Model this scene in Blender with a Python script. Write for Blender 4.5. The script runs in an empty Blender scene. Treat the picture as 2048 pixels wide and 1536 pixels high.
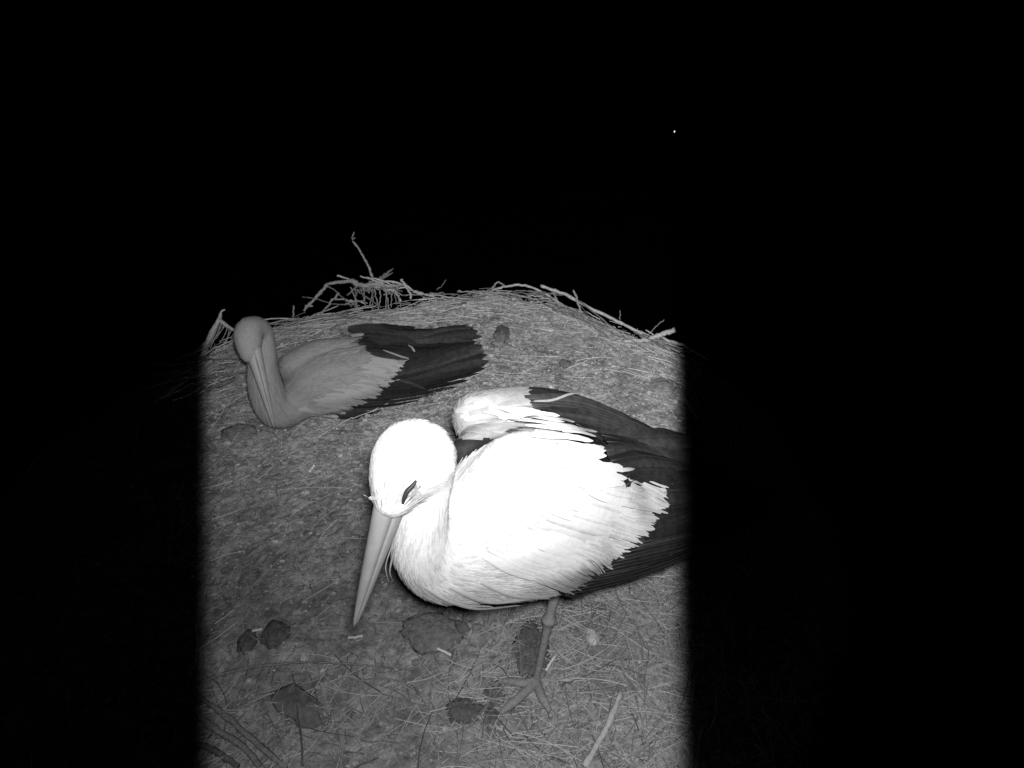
import bpy, bmesh, math, random
import numpy as np
from mathutils import Vector, noise
from mathutils.bvhtree import BVHTree
random.seed(7); rng = np.random.default_rng(7)
scene = bpy.context.scene
COL = scene.collection

# ------------------------------------------------------------------ camera
F = 1220.0; PITCH = math.radians(35); CAM = Vector((0, 0, 1.2))
cam = bpy.data.cameras.new('nest_camera'); cam.sensor_width = 36; cam.lens = 36*F/2048
cam.clip_start = 0.02; cam.clip_end = 600
co = bpy.data.objects.new('nest_camera', cam); COL.objects.link(co)
co.location = CAM; co.rotation_euler = (math.pi/2 - PITCH, 0, 0); scene.camera = co
SP, CP = math.sin(PITCH), math.cos(PITCH)
RIGHT = Vector((1, 0, 0)); UP = Vector((0, SP, CP)); FWD = Vector((0, CP, -SP))
def ray(px, py): return RIGHT*((px-1024)/F) + UP*((768-py)/F) + FWD
def W(px, py, d): return CAM + ray(px, py)*d
def G(px, py, z=0.0):
    r = ray(px, py); return CAM + r*((z-CAM.z)/r.z)
def proj(p):
    v = Vector(p) - CAM; d = v.dot(FWD)
    return 1024 + F*v.dot(RIGHT)/d, 768 - F*v.dot(UP)/d, d

# ------------------------------------------------------------------ night sky, exposure
world = bpy.data.worlds.new('World'); scene.world = world; world.use_nodes = True
bg = world.node_tree.nodes['Background']; bg.inputs[0].default_value = (1, 1, 1, 1); bg.inputs[1].default_value = 0.0008
scene.view_settings.view_transform = 'Standard'; scene.view_settings.look = 'None'
scene.view_settings.gamma = 1; scene.view_settings.exposure = 0

# ------------------------------------------------------------------ the camera's infrared lamp (beam cut to a made-up rectangle)
lamp = bpy.data.lights.new('infrared_lamp', 'POINT'); lamp.energy = 225; lamp.shadow_soft_size = 0.02
lo = bpy.data.objects.new('infrared_lamp', lamp); COL.objects.link(lo)
lo.location = CAM + RIGHT*0.012 + UP*0.026
def lamp_nodes():
    lamp.use_nodes = True
    nt = lamp.node_tree; n = nt.nodes; n.clear(); L = nt.links
    out = n.new('ShaderNodeOutputLight'); em = n.new('ShaderNodeEmission'); L.new(em.outputs[0], out.inputs[0])
    geo = n.new('ShaderNodeNewGeometry')
    def dot(v):
        d = n.new('ShaderNodeVectorMath'); d.operation = 'DOT_PRODUCT'
        L.new(geo.outputs['Incoming'], d.inputs[0]); d.inputs[1].default_value = v; return d.outputs['Value']
    def m(op, a, b=None):
        q = n.new('ShaderNodeMath'); q.operation = op
        for i, x in enumerate((a, b)):
            if x is None: continue
            if isinstance(x, (int, float)): q.inputs[i].default_value = x
            else: L.new(x, q.inputs[i])
        return q.outputs[0]
    def ramp(x, a, b, y0=0.0, y1=1.0):
        r = n.new('ShaderNodeMapRange'); r.interpolation_type = 'SMOOTHSTEP'
        L.new(x, r.inputs['Value'])
        for k, v in (('From Min', a), ('From Max', b), ('To Min', y0), ('To Max', y1)): r.inputs[k].default_value = v
        return r.outputs['Result']
    f = dot(FWD*LAMP_SIGN); u = m('DIVIDE', dot(RIGHT*LAMP_SIGN), f); v = m('DIVIDE', dot(UP*LAMP_SIGN), f)
    e = 0.013
    k = m('MULTIPLY', ramp(u, -0.505-e, -0.505+e), ramp(u, 0.262+e, 0.262-e))  # straight side cutoffs invented to leave both flanks of the nest black
    k = m('MULTIPLY', k, m('GREATER_THAN', f, 0.05))
    k = m('MULTIPLY', k, ramp(u, -0.55, 0.1, LEFT_DIM, 1.0))          # weaker towards the left
    k = m('MULTIPLY', k, ramp(v, -0.42, 0.12, LOW_DIM, 1.0))           # aimed at the far side of the nest
    L.new(k, em.inputs['Strength']); em.inputs['Color'].default_value = (1, 1, 1, 1)
LAMP_SIGN = 1; LEFT_DIM = 0.45; LOW_DIM = 0.2
lamp_nodes()

# ------------------------------------------------------------------ materials
def mat(name, col, rough=0.85, var=0.0, scale=60, bump=0.0, bscale=200, spec=0.2, trans=0.0, stretch=None):
    m = bpy.data.materials.new(name); m.use_nodes = True; nt = m.node_tree
    b = nt.nodes['Principled BSDF']; b.inputs['Roughness'].default_value = rough
    b.inputs['Specular IOR Level'].default_value = spec
    b.inputs['Base Color'].default_value = (col, col, col, 1)
    tc = nt.nodes.new('ShaderNodeTexCoord'); vec = tc.outputs['Object']
    if stretch:
        mp = nt.nodes.new('ShaderNodeMapping'); mp.inputs['Scale'].default_value = stretch
        nt.links.new(vec, mp.inputs[0]); vec = mp.outputs[0]
    if var > 0:
        nz = nt.nodes.new('ShaderNodeTexNoise'); nz.inputs['Scale'].default_value = scale
        nz.inputs['Detail'].default_value = 5; nz.inputs['Roughness'].default_value = 0.65
        nt.links.new(vec, nz.inputs['Vector'])
        cr = nt.nodes.new('ShaderNodeValToRGB')
        a, c = col*(1-var), min(0.95, col*(1+var))
        cr.color_ramp.elements[0].position = 0.34; cr.color_ramp.elements[0].color = (a, a, a, 1)
        cr.color_ramp.elements[1].position = 0.66; cr.color_ramp.elements[1].color = (c, c, c, 1)
        nt.links.new(nz.outputs['Fac'], cr.inputs[0]); nt.links.new(cr.outputs[0], b.inputs['Base Color'])
    if bump > 0:
        n2 = nt.nodes.new('ShaderNodeTexNoise'); n2.inputs['Scale'].default_value = bscale; n2.inputs['Detail'].default_value = 4
        nt.links.new(vec, n2.inputs['Vector'])
        bp = nt.nodes.new('ShaderNodeBump'); bp.inputs['Strength'].default_value = bump; bp.inputs['Distance'].default_value = 0.004
        nt.links.new(n2.outputs['Fac'], bp.inputs['Height']); nt.links.new(bp.outputs[0], b.inputs['Normal'])
    return m
M_WHITE = mat('white_feather', 0.48, 0.9, 0.06, 90, 0.15, 240)
M_WHITE2 = mat('off_white_feather', 0.40, 0.9, 0.12, 90, 0.1, 240)
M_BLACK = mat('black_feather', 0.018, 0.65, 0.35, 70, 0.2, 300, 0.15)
M_BLACK3 = mat('faded_black_feather', 0.045, 0.65, 0.35, 70, 0.2, 300, 0.15); M_SHAFT = mat('feather_shaft', 0.032, 0.6)
M_BLACK2 = mat('dark_grey_feather', 0.028, 0.65, 0.35, 70, 0.2, 300, 0.15)
M_BILL = mat('bill_horn', 0.225, 0.5, 0.10, 40, 0.12, 130, 0.3)
M_DULL = mat('dull_white_feather', 0.19, 0.9, 0.14, 60, 0.15, 240)  # greyer white for the front of the far wing
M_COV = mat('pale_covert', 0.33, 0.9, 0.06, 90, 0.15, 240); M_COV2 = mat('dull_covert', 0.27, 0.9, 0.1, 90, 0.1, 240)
M_DULL2 = mat('grey_covert', 0.24, 0.9, 0.12, 60, 0.15, 240)
M_LORE = mat('dusky_lore_feather', 0.27, 0.9, 0.2, 90, 0.15, 240)
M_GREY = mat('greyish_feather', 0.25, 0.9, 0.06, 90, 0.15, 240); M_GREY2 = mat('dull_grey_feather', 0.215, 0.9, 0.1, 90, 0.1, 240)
M_BILL2 = mat('dull_bill_horn', 0.28, 0.5, 0.10, 40, 0.12, 130, 0.3)
M_SKIN = mat('dark_bare_skin', 0.19, 0.7, 0.6, 130, 0.6, 200)
M_EYE = mat('closed_eyelid', 0.02, 0.5)
M_LEG = mat('leg_skin', 0.30, 0.6, 0.2, 160, 0.5, 300)
M_SOIL = mat('nest_soil', 0.35, 0.95, 0.34, 60, 0.9, 170, 0.1)
def soil_stains():
    nt = M_SOIL.node_tree; b = nt.nodes['Principled BSDF']; src = b.inputs['Base Color'].links[0].from_socket
    tc = nt.nodes['Texture Coordinate']; mx = None
    for sc_, lo_, a, c in ((9, .70, .40, .58), (27, .80, .38, .56)):
        nz = nt.nodes.new('ShaderNodeTexNoise'); nz.inputs['Scale'].default_value = sc_; nz.inputs['Detail'].default_value = 6; nt.links.new(tc.outputs['Object'], nz.inputs['Vector'])
        r = nt.nodes.new('ShaderNodeMapRange'); nt.links.new(nz.outputs['Fac'], r.inputs['Value'])
        for k, v in (('From Min', a), ('From Max', c), ('To Min', lo_), ('To Max', 1.06)): r.inputs[k].default_value = v
        m = nt.nodes.new('ShaderNodeMix'); m.data_type = 'RGBA'; m.blend_type = 'MULTIPLY'; m.inputs['Factor'].default_value = 1
        nt.links.new(src, m.inputs['A']); nt.links.new(r.outputs[0], m.inputs['B']); src = m.outputs['Result']
    nt.links.new(src, b.inputs['Base Color'])
soil_stains()
M_SIDE = mat('nest_side', 0.12, 0.95, 0.5, 50, 0.9, 90, 0.1)
M_STRAW = [mat('pale_straw', 0.55, 0.7, 0.2, 150), mat('straw', 0.40, 0.8, 0.25, 150), mat('brown_straw', 0.25, 0.85, 0.3, 150), mat('dark_straw', 0.13, 0.9, 0.3, 150)]
M_TWIG = [mat('grey_bark', 0.27, 0.85, 0.35, 110, 0.6, 220), mat('pale_bark', 0.42, 0.8, 0.3, 110, 0.6, 220), mat('dark_bark', 0.16, 0.9, 0.4, 110, 0.6, 220)]
M_LUMP2 = mat('dark_patch', 0.22, 0.95, 0.35, 90, 0.9, 160)
M_LUMP = mat('dark_lump', 0.14, 0.95, 0.35, 120, 0.9, 200)
M_LEAF = mat('dark_dead_leaf', 0.18, 0.8, 0.3, 60, 0.4, 160)
M_PEB = mat('pale_pebble', 0.6, 0.8, 0.15, 80, 0.2, 150)
M_QUILL = mat('quill', 0.8, 0.5)

# ------------------------------------------------------------------ object helpers
def tag(o, label=None, cat=None, group=None, kind=None):
    if label: o['label'] = label
    if cat: o['category'] = cat
    if group: o['group'] = group
    if kind: o['kind'] = kind
    return o
def link(name, me, mats, parent=None, smooth=True):
    o = bpy.data.objects.new(name, me); COL.objects.link(o)
    for m in (mats if isinstance(mats, (list, tuple)) else [mats]): me.materials.append(m)
    if smooth and len(me.polygons): me.polygons.foreach_set('use_smooth', [True]*len(me.polygons))
    if parent:
        o.parent = parent; o.matrix_parent_inverse = parent.matrix_world.inverted() if False else o.matrix_parent_inverse
        o.location = -parent.location
    return o
def empty(name, loc):
    o = bpy.data.objects.new(name, None); COL.objects.link(o); o.location = loc; o.empty_display_size = 0.1; return o
def recenter(o):
    me = o.data; n = len(me.vertices); a = np.empty(n*3, np.float32); me.vertices.foreach_get('co', a)
    a = a.reshape(-1, 3); c = a.mean(0); c[2] = a[:, 2].min(); a -= c; me.vertices.foreach_set('co', a.ravel()); o.location = Vector(c.tolist()); return o
class MB:
    def __init__(s): s.v = []; s.f = []; s.m = []; s.n = 0
    def add(s, verts, faces, mi=0):
        b = s.n; s.v.append(np.asarray(verts, float).reshape(-1, 3)); s.n += len(s.v[-1])
        for f in faces: s.f.append(tuple(i+b for i in f)); s.m.append(mi)
    def mesh(s, name):
        me = bpy.data.meshes.new(name); me.from_pydata(np.vstack(s.v).tolist(), [], s.f)
        me.polygons.foreach_set('material_index', s.m); me.update(); return me
def spline(pts, n):
    p = np.array([list(q) for q in pts], float)
    if len(p) == 2: t = np.linspace(0, 1, n)[:, None]; return p[0]*(1-t)+p[1]*t
    q = np.vstack([2*p[0]-p[1], p, 2*p[-1]-p[-2]]); out = []
    for u in np.linspace(0, len(p)-1-1e-6, n):
        i = int(u); t = u-i; a, b, c, d = q[i:i+4]
        out.append(0.5*((2*b)+(-a+c)*t+(2*a-5*b+4*c-d)*t*t+(-a+3*b-3*c+d)*t**3))
    return np.array(out)
def tube(mb, pts, radii, ns=7, n=None, mi=0, jitter=0.0, flat=1.0, upv=None, wob=0.0):
    n = n or max(4, 4*(len(pts)-1)+1)
    P = spline(pts, n); R = np.interp(np.linspace(0, 1, n), np.linspace(0, 1, len(radii)), radii)
    if wob:
        for i in range(1, n-1): P[i] += np.array([random.gauss(0, 1) for _ in range(3)])*wob
        R = R*np.array([1+0.22*(random.random()-.4)+(0.35 if random.random() < .09 else 0) for _ in range(n)])
    V = []; T = np.gradient(P, axis=0); T /= np.linalg.norm(T, axis=1)[:, None]+1e-12
    ref = np.array(upv if upv is not None else (0.3, 0.2, 0.93), float)
    for i in range(n):
        a = np.cross(T[i], ref); a /= np.linalg.norm(a)+1e-9; b = np.cross(a, T[i])
        for k in range(ns):
            th = 2*math.pi*k/ns; r = R[i]*(1+jitter*(random.random()-0.5))
            V.append(P[i]+a*math.cos(th)*r+b*math.sin(th)*r*flat)
    fs = [(i*ns+k, i*ns+(k+1) % ns, (i+1)*ns+(k+1) % ns, (i+1)*ns+k) for i in range(n-1) for k in range(ns)]
    fs += [tuple(range(ns))[::-1], tuple((n-1)*ns+k for k in range(ns))]
    mb.add(V, fs, mi)

# ------------------------------------------------------------------ the nest
NC = Vector((-0.26, 1.41, 0)); NR = 1.06
RIM_PX = [(340, 745), (407, 704), (480, 672), (560, 646), (640, 632), (700, 622), (780, 612), (860, 597), (985, 583), (1060, 597), (1110, 609), (1180, 632), (1250, 661), (1300, 678), (1369, 705), (1440, 748), (1500, 800)]
RIM = []
for a_, b_ in RIM_PX:
    g_ = G(a_, b_, 0.03); RIM.append((math.atan2(g_.y-NC.y, g_.x-NC.x), (g_.xy-NC.xy).length))
RIM.sort(); RIM_T = [t for t, r in RIM]; RIM_R = [r for t, r in RIM]
def rim_r(th):
    th = (th+math.pi/2) % (2*math.pi)-math.pi/2
    r = float(np.interp(th, [-math.pi/2, RIM_T[0]-.7]+RIM_T+[RIM_T[-1]+.5, 1.5*math.pi], [1.22, 1.16]+RIM_R+[1.14, 1.22]))
    return r*(1+0.006*math.sin(11*th)+0.005*math.sin(23*th+2))
def floor_z(x, y):
    r = math.hypot(x-NC.x, y-NC.y)/rim_r(math.atan2(y-NC.y, x-NC.x))
    z = 0.012*noise.noise((x*3, y*3, 1)) + 0.008*noise.noise((x*9, y*9, 4)) + 0.006*noise.noise((x*28, y*28, 9))
    return z + 0.03*min(1, max(0, (r-0.7)/.3))**2
def build_nest():
    nr, nt = 250, 760; V = []; Fc = []
    prof = [(k/nr, None) for k in range(nr+1)] + [(1.03, -0.03), (1.05, -0.09), (1.02, -0.2), (0.95, -0.36), (0.8, -0.55), (0.55, -0.68)]
    for (rr, zz) in prof:
        for j in range(nt):
            th = 2*math.pi*j/nt; r = rr*rim_r(th); x = NC.x+r*math.cos(th); y = NC.y+r*math.sin(th)
            if zz is None:
                z = floor_z(x, y) + 0.005*noise.noise((x*70, y*70, 2)) + 0.0035*noise.noise((x*140, y*140, 5))
                if rr > 0.97: z -= (rr-0.97)*0.6
            else: z = zz+0.03*noise.noise((x*14, y*14, zz*20))
            V.append((x, y, z))
    n = len(prof)
    for i in range(n-1):
        for j in range(nt):
            Fc.append((i*nt+j, (i+1)*nt+j, (i+1)*nt+(j+1) % nt, i*nt+(j+1) % nt))
    Fc.append(tuple(range((n-1)*nt, n*nt))[::-1])
    mi = [0]*(nr*nt)+[1]*(len(Fc)-nr*nt)
    me = bpy.data.meshes.new('nest'); me.from_pydata(V, [], Fc); me.polygons.foreach_set('material_index', mi)
    o = link('stork_nest', me, [M_SOIL, M_SIDE])
    tag(o, 'wide round stork nest with a trampled floor of soil and straw', 'nest'); return o
nest = build_nest()

def strands(N, pick, lens, wid, name, mats, weights, curl=0.25, lift=0.004, tilt=0.12):
    """N thin curved three-sided stalks lying on the nest floor"""
    S = 4; vs = np.zeros((N, S+1, 3, 3)); mi = rng.choice(len(mats), N, p=weights)
    for i in range(N):
        x, y, a = pick(); L = lens(x, y); w = wid()*0.5
        bend = (random.random()-0.5)*2*curl; tl = (random.random()-0.3)*tilt
        px, py = x-math.cos(a)*L/2, y-math.sin(a)*L/2; z0 = floor_z(x, y)+lift*random.random()*2+0.002
        for s in range(S+1):
            t = s/S; an = a+bend*(t-0.5)*2
            if s: px += math.cos(an)*L/S; py += math.sin(an)*L/S
            z = max(z0+tl*L*(t-0.5), floor_z(px, py)+0.001) if s % 2 == 0 else z0+tl*L*(t-0.5)+0.001
            ww = w*(1-0.3*t); sx, sy = -math.sin(an)*ww, math.cos(an)*ww
            vs[i, s] = ((px-sx, py-sy, z), (px, py, z+ww*1.2), (px+sx, py+sy, z))
    b = (np.arange(N)*(S+1)*3)[:, None, None]
    fs = []
    for s in range(S):
        for k in range(3):
            fs.append([s*3+k, s*3+(k+1) % 3, (s+1)*3+(k+1) % 3, (s+1)*3+k])
    fs = (np.array(fs)[None] + b).reshape(-1, 4)
    me = bpy.data.meshes.new(name); me.from_pydata(vs.reshape(-1, 3).tolist(), [], fs.tolist())
    me.polygons.foreach_set('material_index', np.repeat(mi, S*3)); 
    return link(name, me, mats, smooth=False)
def in_nest(x, y, k=1.0): return math.hypot(x-NC.x, y-NC.y) < rim_r(math.atan2(y-NC.y, x-NC.x))*k
def pick_floor():
    while True:
        x = NC.x+random.uniform(-1.1, 1.1); y = NC.y+random.uniform(-1.1, 1.1)
        if not in_nest(x, y, 0.985): continue
        px, py, d = proj((x, y, 0))
        if -100 < px < 2150 and py < 1700: return x, y, random.uniform(0, math.pi*2)
def pick_right():
    while True:                         # the straw lies thickest at the near right
        x, y, a = pick_floor(); px, py, d = proj((x, y, 0))
        p = 0.06
        if px > 1000 and py > 1150: p = 1.0
        elif px > 900 and py > 1300: p = 0.8
        elif py > 1350: p = 0.35
        if random.random() < p: return x, y, random.gauss(0.25, 0.9) if random.random() < 0.6 else a
tag(strands(11000, pick_floor, lambda x, y: random.uniform(0.006, 0.023), lambda: random.uniform(0.0012, 0.0028), 'chopped_straw', M_STRAW, [0.07, 0.31, 0.42, 0.20]), 'short chopped straw bits trodden into the nest floor', 'straw', kind='stuff')
tag(strands(4300, pick_right, lambda x, y: random.uniform(0.03, 0.14), lambda: random.uniform(0.0014, 0.003), 'loose_straw', M_STRAW, [0.26, 0.44, 0.24, 0.06], 0.35, 0.006, 0.1), 'long loose straw stalks, thickest at the near right of the nest', 'straw', kind='stuff')
def pick_ring():
    while True:
        th = random.uniform(0, 2*math.pi); r = rim_r(th)*random.uniform(0.80, 1.0)
        x, y = NC.x+r*math.cos(th), NC.y+r*math.sin(th)
        if y > 1.2: return x, y, th+math.pi/2+random.gauss(0, 0.45)
tag(strands(750, pick_ring, lambda x, y: random.uniform(0.03, 0.13), lambda: random.uniform(0.0015, 0.004), 'rim_straw', M_STRAW, [0.2, 0.42, 0.28, 0.10], 0.3, 0.006, 0.05), 'tangled straw along the inner edge of the nest rim', 'straw', kind='stuff')
def crumbs(N):
    ico = bmesh.new(); bmesh.ops.create_icosphere(ico, subdivisions=1, radius=1); iv = np.array([v.co[:] for v in ico.verts]); fi = np.array([[v.index for v in f.verts] for f in ico.faces]); ico.free()
    V = []; 
    for i in range(N):
        x, y, a = pick_floor(); s = random.uniform(0.0015, 0.0045) if random.random() < 0.9 else random.uniform(0.005, 0.010)
        V.append(iv*(1+0.35*(rng.random((len(iv), 1))-0.5))*np.array([s*random.uniform(.8, 1.6), s, s*0.7])+np.array([x, y, floor_z(x, y)+s*0.3]))
    fs = (fi[None]+(np.arange(N)*len(iv))[:, None, None]).reshape(-1, 3)
    me = bpy.data.meshes.new('crumbs'); me.from_pydata(np.vstack(V).tolist(), [], fs.tolist())
    mats = [M_STRAW[1], M_STRAW[2], M_LUMP2, M_STRAW[0]]
    me.polygons.foreach_set('material_index', np.repeat(rng.choice(4, N, p=[.34, .36, .22, .08]), len(fi)))
    return link('soil_crumbs', me, mats, smooth=False)
tag(crumbs(15000), 'crumbs of dry soil and dung scattered over the nest floor', 'soil', kind='stuff')

# ------------------------------------------------------------------ sticks of the rim
RD = [(a_, proj(G(a_, b_, 0.03))[2]-0.02) for a_, b_ in RIM_PX]
def rim_d(px): return float(np.interp(px, [a for a, b in RD], [b for a, b in RD]))
def stick_px(name, pts, rpx, label, cat, m, group=None, dd=0.0, extra=None, ground=False, ns=7):
    mb = MB()
    def P(p):
        if ground:
            g = G(p[0], p[1], 0.008); g.z = floor_z(g.x, g.y)+0.015; return g
        return W(p[0], p[1], rim_d(p[0])+dd+(p[2] if len(p) > 2 else 0))
    pts3 = [P(p) for p in pts]; d0 = proj(pts3[0])[2]
    tube(mb, pts3, [r*d0/F*(1 if ground else .70) for r in rpx], ns, mi=0, jitter=0.35, n=6*(len(pts)-1)+1, wob=(0.0004 if ground else 0.0014))
    for e, er in (extra or []):
        tube(mb, [P(p) for p in e], [r*d0/F for r in er], 5, jitter=0.2)
    o = link(name, mb.mesh(name), m); tag(o, label, cat, group); return recenter(o)
TG, TP, TD = M_TWIG
stick_px('upright_twig', [(750, 572), (743, 550), (733, 525), (718, 498), (706, 484), (704, 474), (709, 465)], [4, 3.4, 3, 2.8, 2.4, 2.2, 1.6],
    'thin bare twig rising upright above the back rim with curled tip', 'twig', TG, extra=[([(716, 496), (713, 488)], [1.6, .8]), ([(732, 524), (728, 521)], [1.6, .9]), ([(706, 478), (711, 475)], [1.4, .8])])
stick_px('broken_stub', [(735, 580), (752, 565), (768, 553), (787, 537)], [7, 7, 5.5, 1.5], 'ragged broken stub slanting up right beside the upright twig', 'stick', TD, extra=[([(760, 560), (786, 545)], [3, 1.2]), ([(748, 570), (771, 549)], [3, 1.5])])
stick_px('gnarled_branch', [(655, 568), (700, 562), (722, 571), (745, 568), (775, 572), (806, 570)], [4, 6, 7, 7, 5, 3], 'thick gnarled branch lying level atop the back rim tangle', 'branch', TG, dd=-0.02)
stick_px('leaning_stick', [(655, 568), (650, 575), (630, 597), (608, 622)], [5, 4.5, 4, 3], 'straight leaning stick propping the left end of the gnarled branch', 'stick', TG, extra=[([(610, 612), (626, 612)], [2.5, 2])])
stick_px('slanting_stick', [(678, 586), (662, 604), (640, 632)], [3, 2.8, 2.4], 'short slanting stick right of the leaning prop stick', 'stick', TG)
stick_px('crossing_twig', [(655, 572), (672, 582), (690, 600), (704, 614)], [1.8, 1.8, 1.6, 1.4], 'thin twig crossing the short slanting stick under the gnarled branch', 'twig', TD)
stick_px('sagging_twig', [(604, 594), (640, 600), (665, 608), (700, 609), (720, 612)], [1.2, 1.5, 1.6, 1.6, 1.2], 'very thin sagging twig low under the gnarled branch', 'twig', TD)
stick_px('arched_twig', [(748, 572), (775, 563), (808, 570), (835, 586), (868, 592)], [3, 3, 3, 2.6, 2], 'arched pale twig running right from the gnarled branch', 'twig', TP)
stick_px('curved_twig', [(752, 577), (778, 578), (793, 588), (802, 603)], [3, 4, 3.6, 3], 'curved thick twig bending down under the arched twig', 'twig', TP)
stick_px('knobbed_stick', [(803, 558), (811, 572), (819, 584), (822, 598)], [4, 3, 3, 2.6], 'short knobbed stick poking up right of the arched twig', 'stick', TP, extra=[([(812, 574), (794, 577)], [2, 1.5])])
stick_px('hooked_twig', [(820, 580), (840, 585), (862, 592), (876, 596)], [2.2, 2.4, 2, 1.6], 'small twig lying flat at the right end of the tangle', 'twig', TG)
for i in range(16):
    x = random.uniform(690, 800); y = random.uniform(562, 606); L = random.uniform(24, 70); sl = random.gauss(0.05, .35)
    stick_px('tangle_twig', [(x-L/2, y-L/2*sl), (x, y+random.uniform(-7, 3)), (x+L/2, y+L/2*sl)], [2.4, 2.6, 1.6], 'crooked short twig lying crosswise in the back rim tangle', 'twig', random.choice(M_TWIG), 'crosswise twigs in the back rim tangle', dd=random.uniform(-.04, .05), ns=5)
for i in range(14):
    x = 702+i*7+random.uniform(-3, 3); s = random.uniform(-16, 12)
    stick_px('tangle_twig', [(x, 572+random.uniform(-2, 6)), (x-s*0.7+random.uniform(-4, 4), 590+random.uniform(-4, 4)), (x-s, 612+random.uniform(-4, 8))], [2.2, 1.9, 1.5], 'fine twig in the knot hanging below the gnarled branch', 'twig', random.choice((TG, TG, TD)), 'fine twigs in the knot below the gnarled branch', dd=random.uniform(-.03, .05), ns=5)
stick_px('long_peeled_stick', [(1082, 572), (1120, 585), (1200, 625), (1250, 650), (1296, 672)], [4.6, 4.6, 4.4, 4, 3.4], 'long straight pale stick sloping down along the right rim', 'stick', TP, dd=-0.02)
stick_px('bowed_stick', [(985, 580), (1012, 573), (1050, 571), (1090, 588), (1130, 612), (1165, 626)], [3.4, 3.4, 3.2, 3, 2.6, 2], 'bowed stick arching over the rim just left of the long pale stick', 'stick', TP)
stick_px('looped_twig', [(984, 578), (995, 564), (1004, 568), (1012, 574)], [2.4, 2.4, 2.2, 2], 'tiny bent twig looped at the left end of the bowed stick', 'twig', TG)
stick_px('rim_edge_stick', [(975, 584), (1015, 587), (1060, 596), (1112, 606), (1150, 622)], [2.6, 2.6, 2.6, 2.2, 2], 'low stick along the soil edge under the bowed stick', 'stick', TG, dd=-0.03)
stick_px('leaning_twig', [(1147, 580), (1154, 598), (1161, 622)], [2.6, 3.4, 3.4], 'stubby twig leaning across the long pale stick', 'twig', TG, dd=-0.05)
stick_px('leaning_twig', [(1104, 576), (1110, 592), (1116, 606)], [2, 2.4, 2.4], 'shorter stub left of the leaning one under the long pale stick', 'twig', TG, dd=0.01)
stick_px('end_branch', [(1245, 682), (1290, 680), (1320, 670), (1350, 660)], [5, 6, 7, 7.5], 'stout cut branch end pointing up right at the right rim', 'branch', TP, dd=-0.04)
stick_px('dark_spike', [(1298, 668), (1312, 653), (1328, 639)], [2.2, 2, 1.4], 'dark thin spike standing behind the stout cut branch end', 'twig', TD, dd=0.05)
stick_px('short_spike', [(1240, 648), (1240, 635), (1240, 621)], [2, 1.8, 1.4], 'short vertical spike above the lower end of the long pale stick', 'twig', TD, dd=0.05)
stick_px('outer_stick', [(1318, 674), (1345, 684), (1372, 693), (1420, 722)], [3, 4, 4, 3], 'pale stick running out of view right of the stout branch end', 'stick', TP, dd=0.02)
stick_px('dim_twig', [(873, 580), (885, 570), (893, 558)], [1.6, 1.4, 1], 'faint thin twig poking up behind the middle of the rim', 'twig', TD, dd=0.12)
for i in range(30):                                        # right rim lattice
    x = random.uniform(1120, 1340); y = 612+(x-1120)*0.34+random.uniform(-4, 22); L = random.uniform(40, 110); sl = 0.36+random.gauss(0, .16)
    stick_px('rim_twig', [(x-L/2, y-L/2*sl), (x, y+random.uniform(-4, 4)), (x+L/2, y+L/2*sl)], [1.8, 2.0, 1.4], 'thin twig woven flat into the right rim below the long pale stick', 'twig', random.choice(M_TWIG), 'thin twigs woven into the right rim', dd=random.uniform(-.10, -.02), ns=5)
for i in range(22):                                        # middle rim
    x = random.uniform(840, 1090); y = 588+abs(x-950)*0.02+random.uniform(-7, 7); L = random.uniform(30, 90); sl = random.gauss(0.02, .1)
    stick_px('rim_twig', [(x-L/2, y-L/2*sl), (x, y+random.uniform(-3, 3)), (x+L/2, y+L/2*sl)], [1.6, 1.8, 1.3], 'thin twig lying along the middle of the far rim', 'twig', random.choice(M_TWIG), 'thin twigs along the middle of the far rim', dd=random.uniform(-.05, .02), ns=5)
for i in range(34):                                        # left rim
    x = random.uniform(535, 735); y = 652-(x-535)*0.17+random.uniform(-6, 16); L = random.uniform(50, 150); sl = -0.12+random.gauss(0, .09)
    stick_px('rim_twig', [(x-L/2, y-L/2*sl), (x, y+random.uniform(-4, 4)), (x+L/2, y+L/2*sl)], [2.0, 2.4, 1.6], 'thin stick laid along the left part of the far rim', 'twig', random.choice(M_TWIG), 'thin sticks along the left part of the far rim', dd=random.uniform(-.08, .0), ns=5)
stick_px('short_spike', [(586, 634), (587, 622), (588, 611)], [2, 2, 2.6], 'short blunt spike standing on the left part of the far rim', 'twig', TG)
for i in range(46):                                        # thatch at the far left, behind the sitting stork's head
    x = random.uniform(330, 505); y = random.uniform(690, 775)+max(0, (407-x))*0.5; L = random.uniform(40, 120); sl = -0.35+random.gauss(0, .22)
    stick_px('thatch_stick', [(x-L/2, y-L/2*sl), (x, y+random.uniform(-5, 5)), (x+L/2, y+L/2*sl)], [2.0, 2.4, 1.6], 'thin stick in the thatch behind the sitting stork\'s head', 'twig', random.choice(M_TWIG), 'sticks in the thatch behind the sitting stork', dd=random.uniform(-.10, -.02)-(y-690)*0.0028, ns=5)
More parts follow.
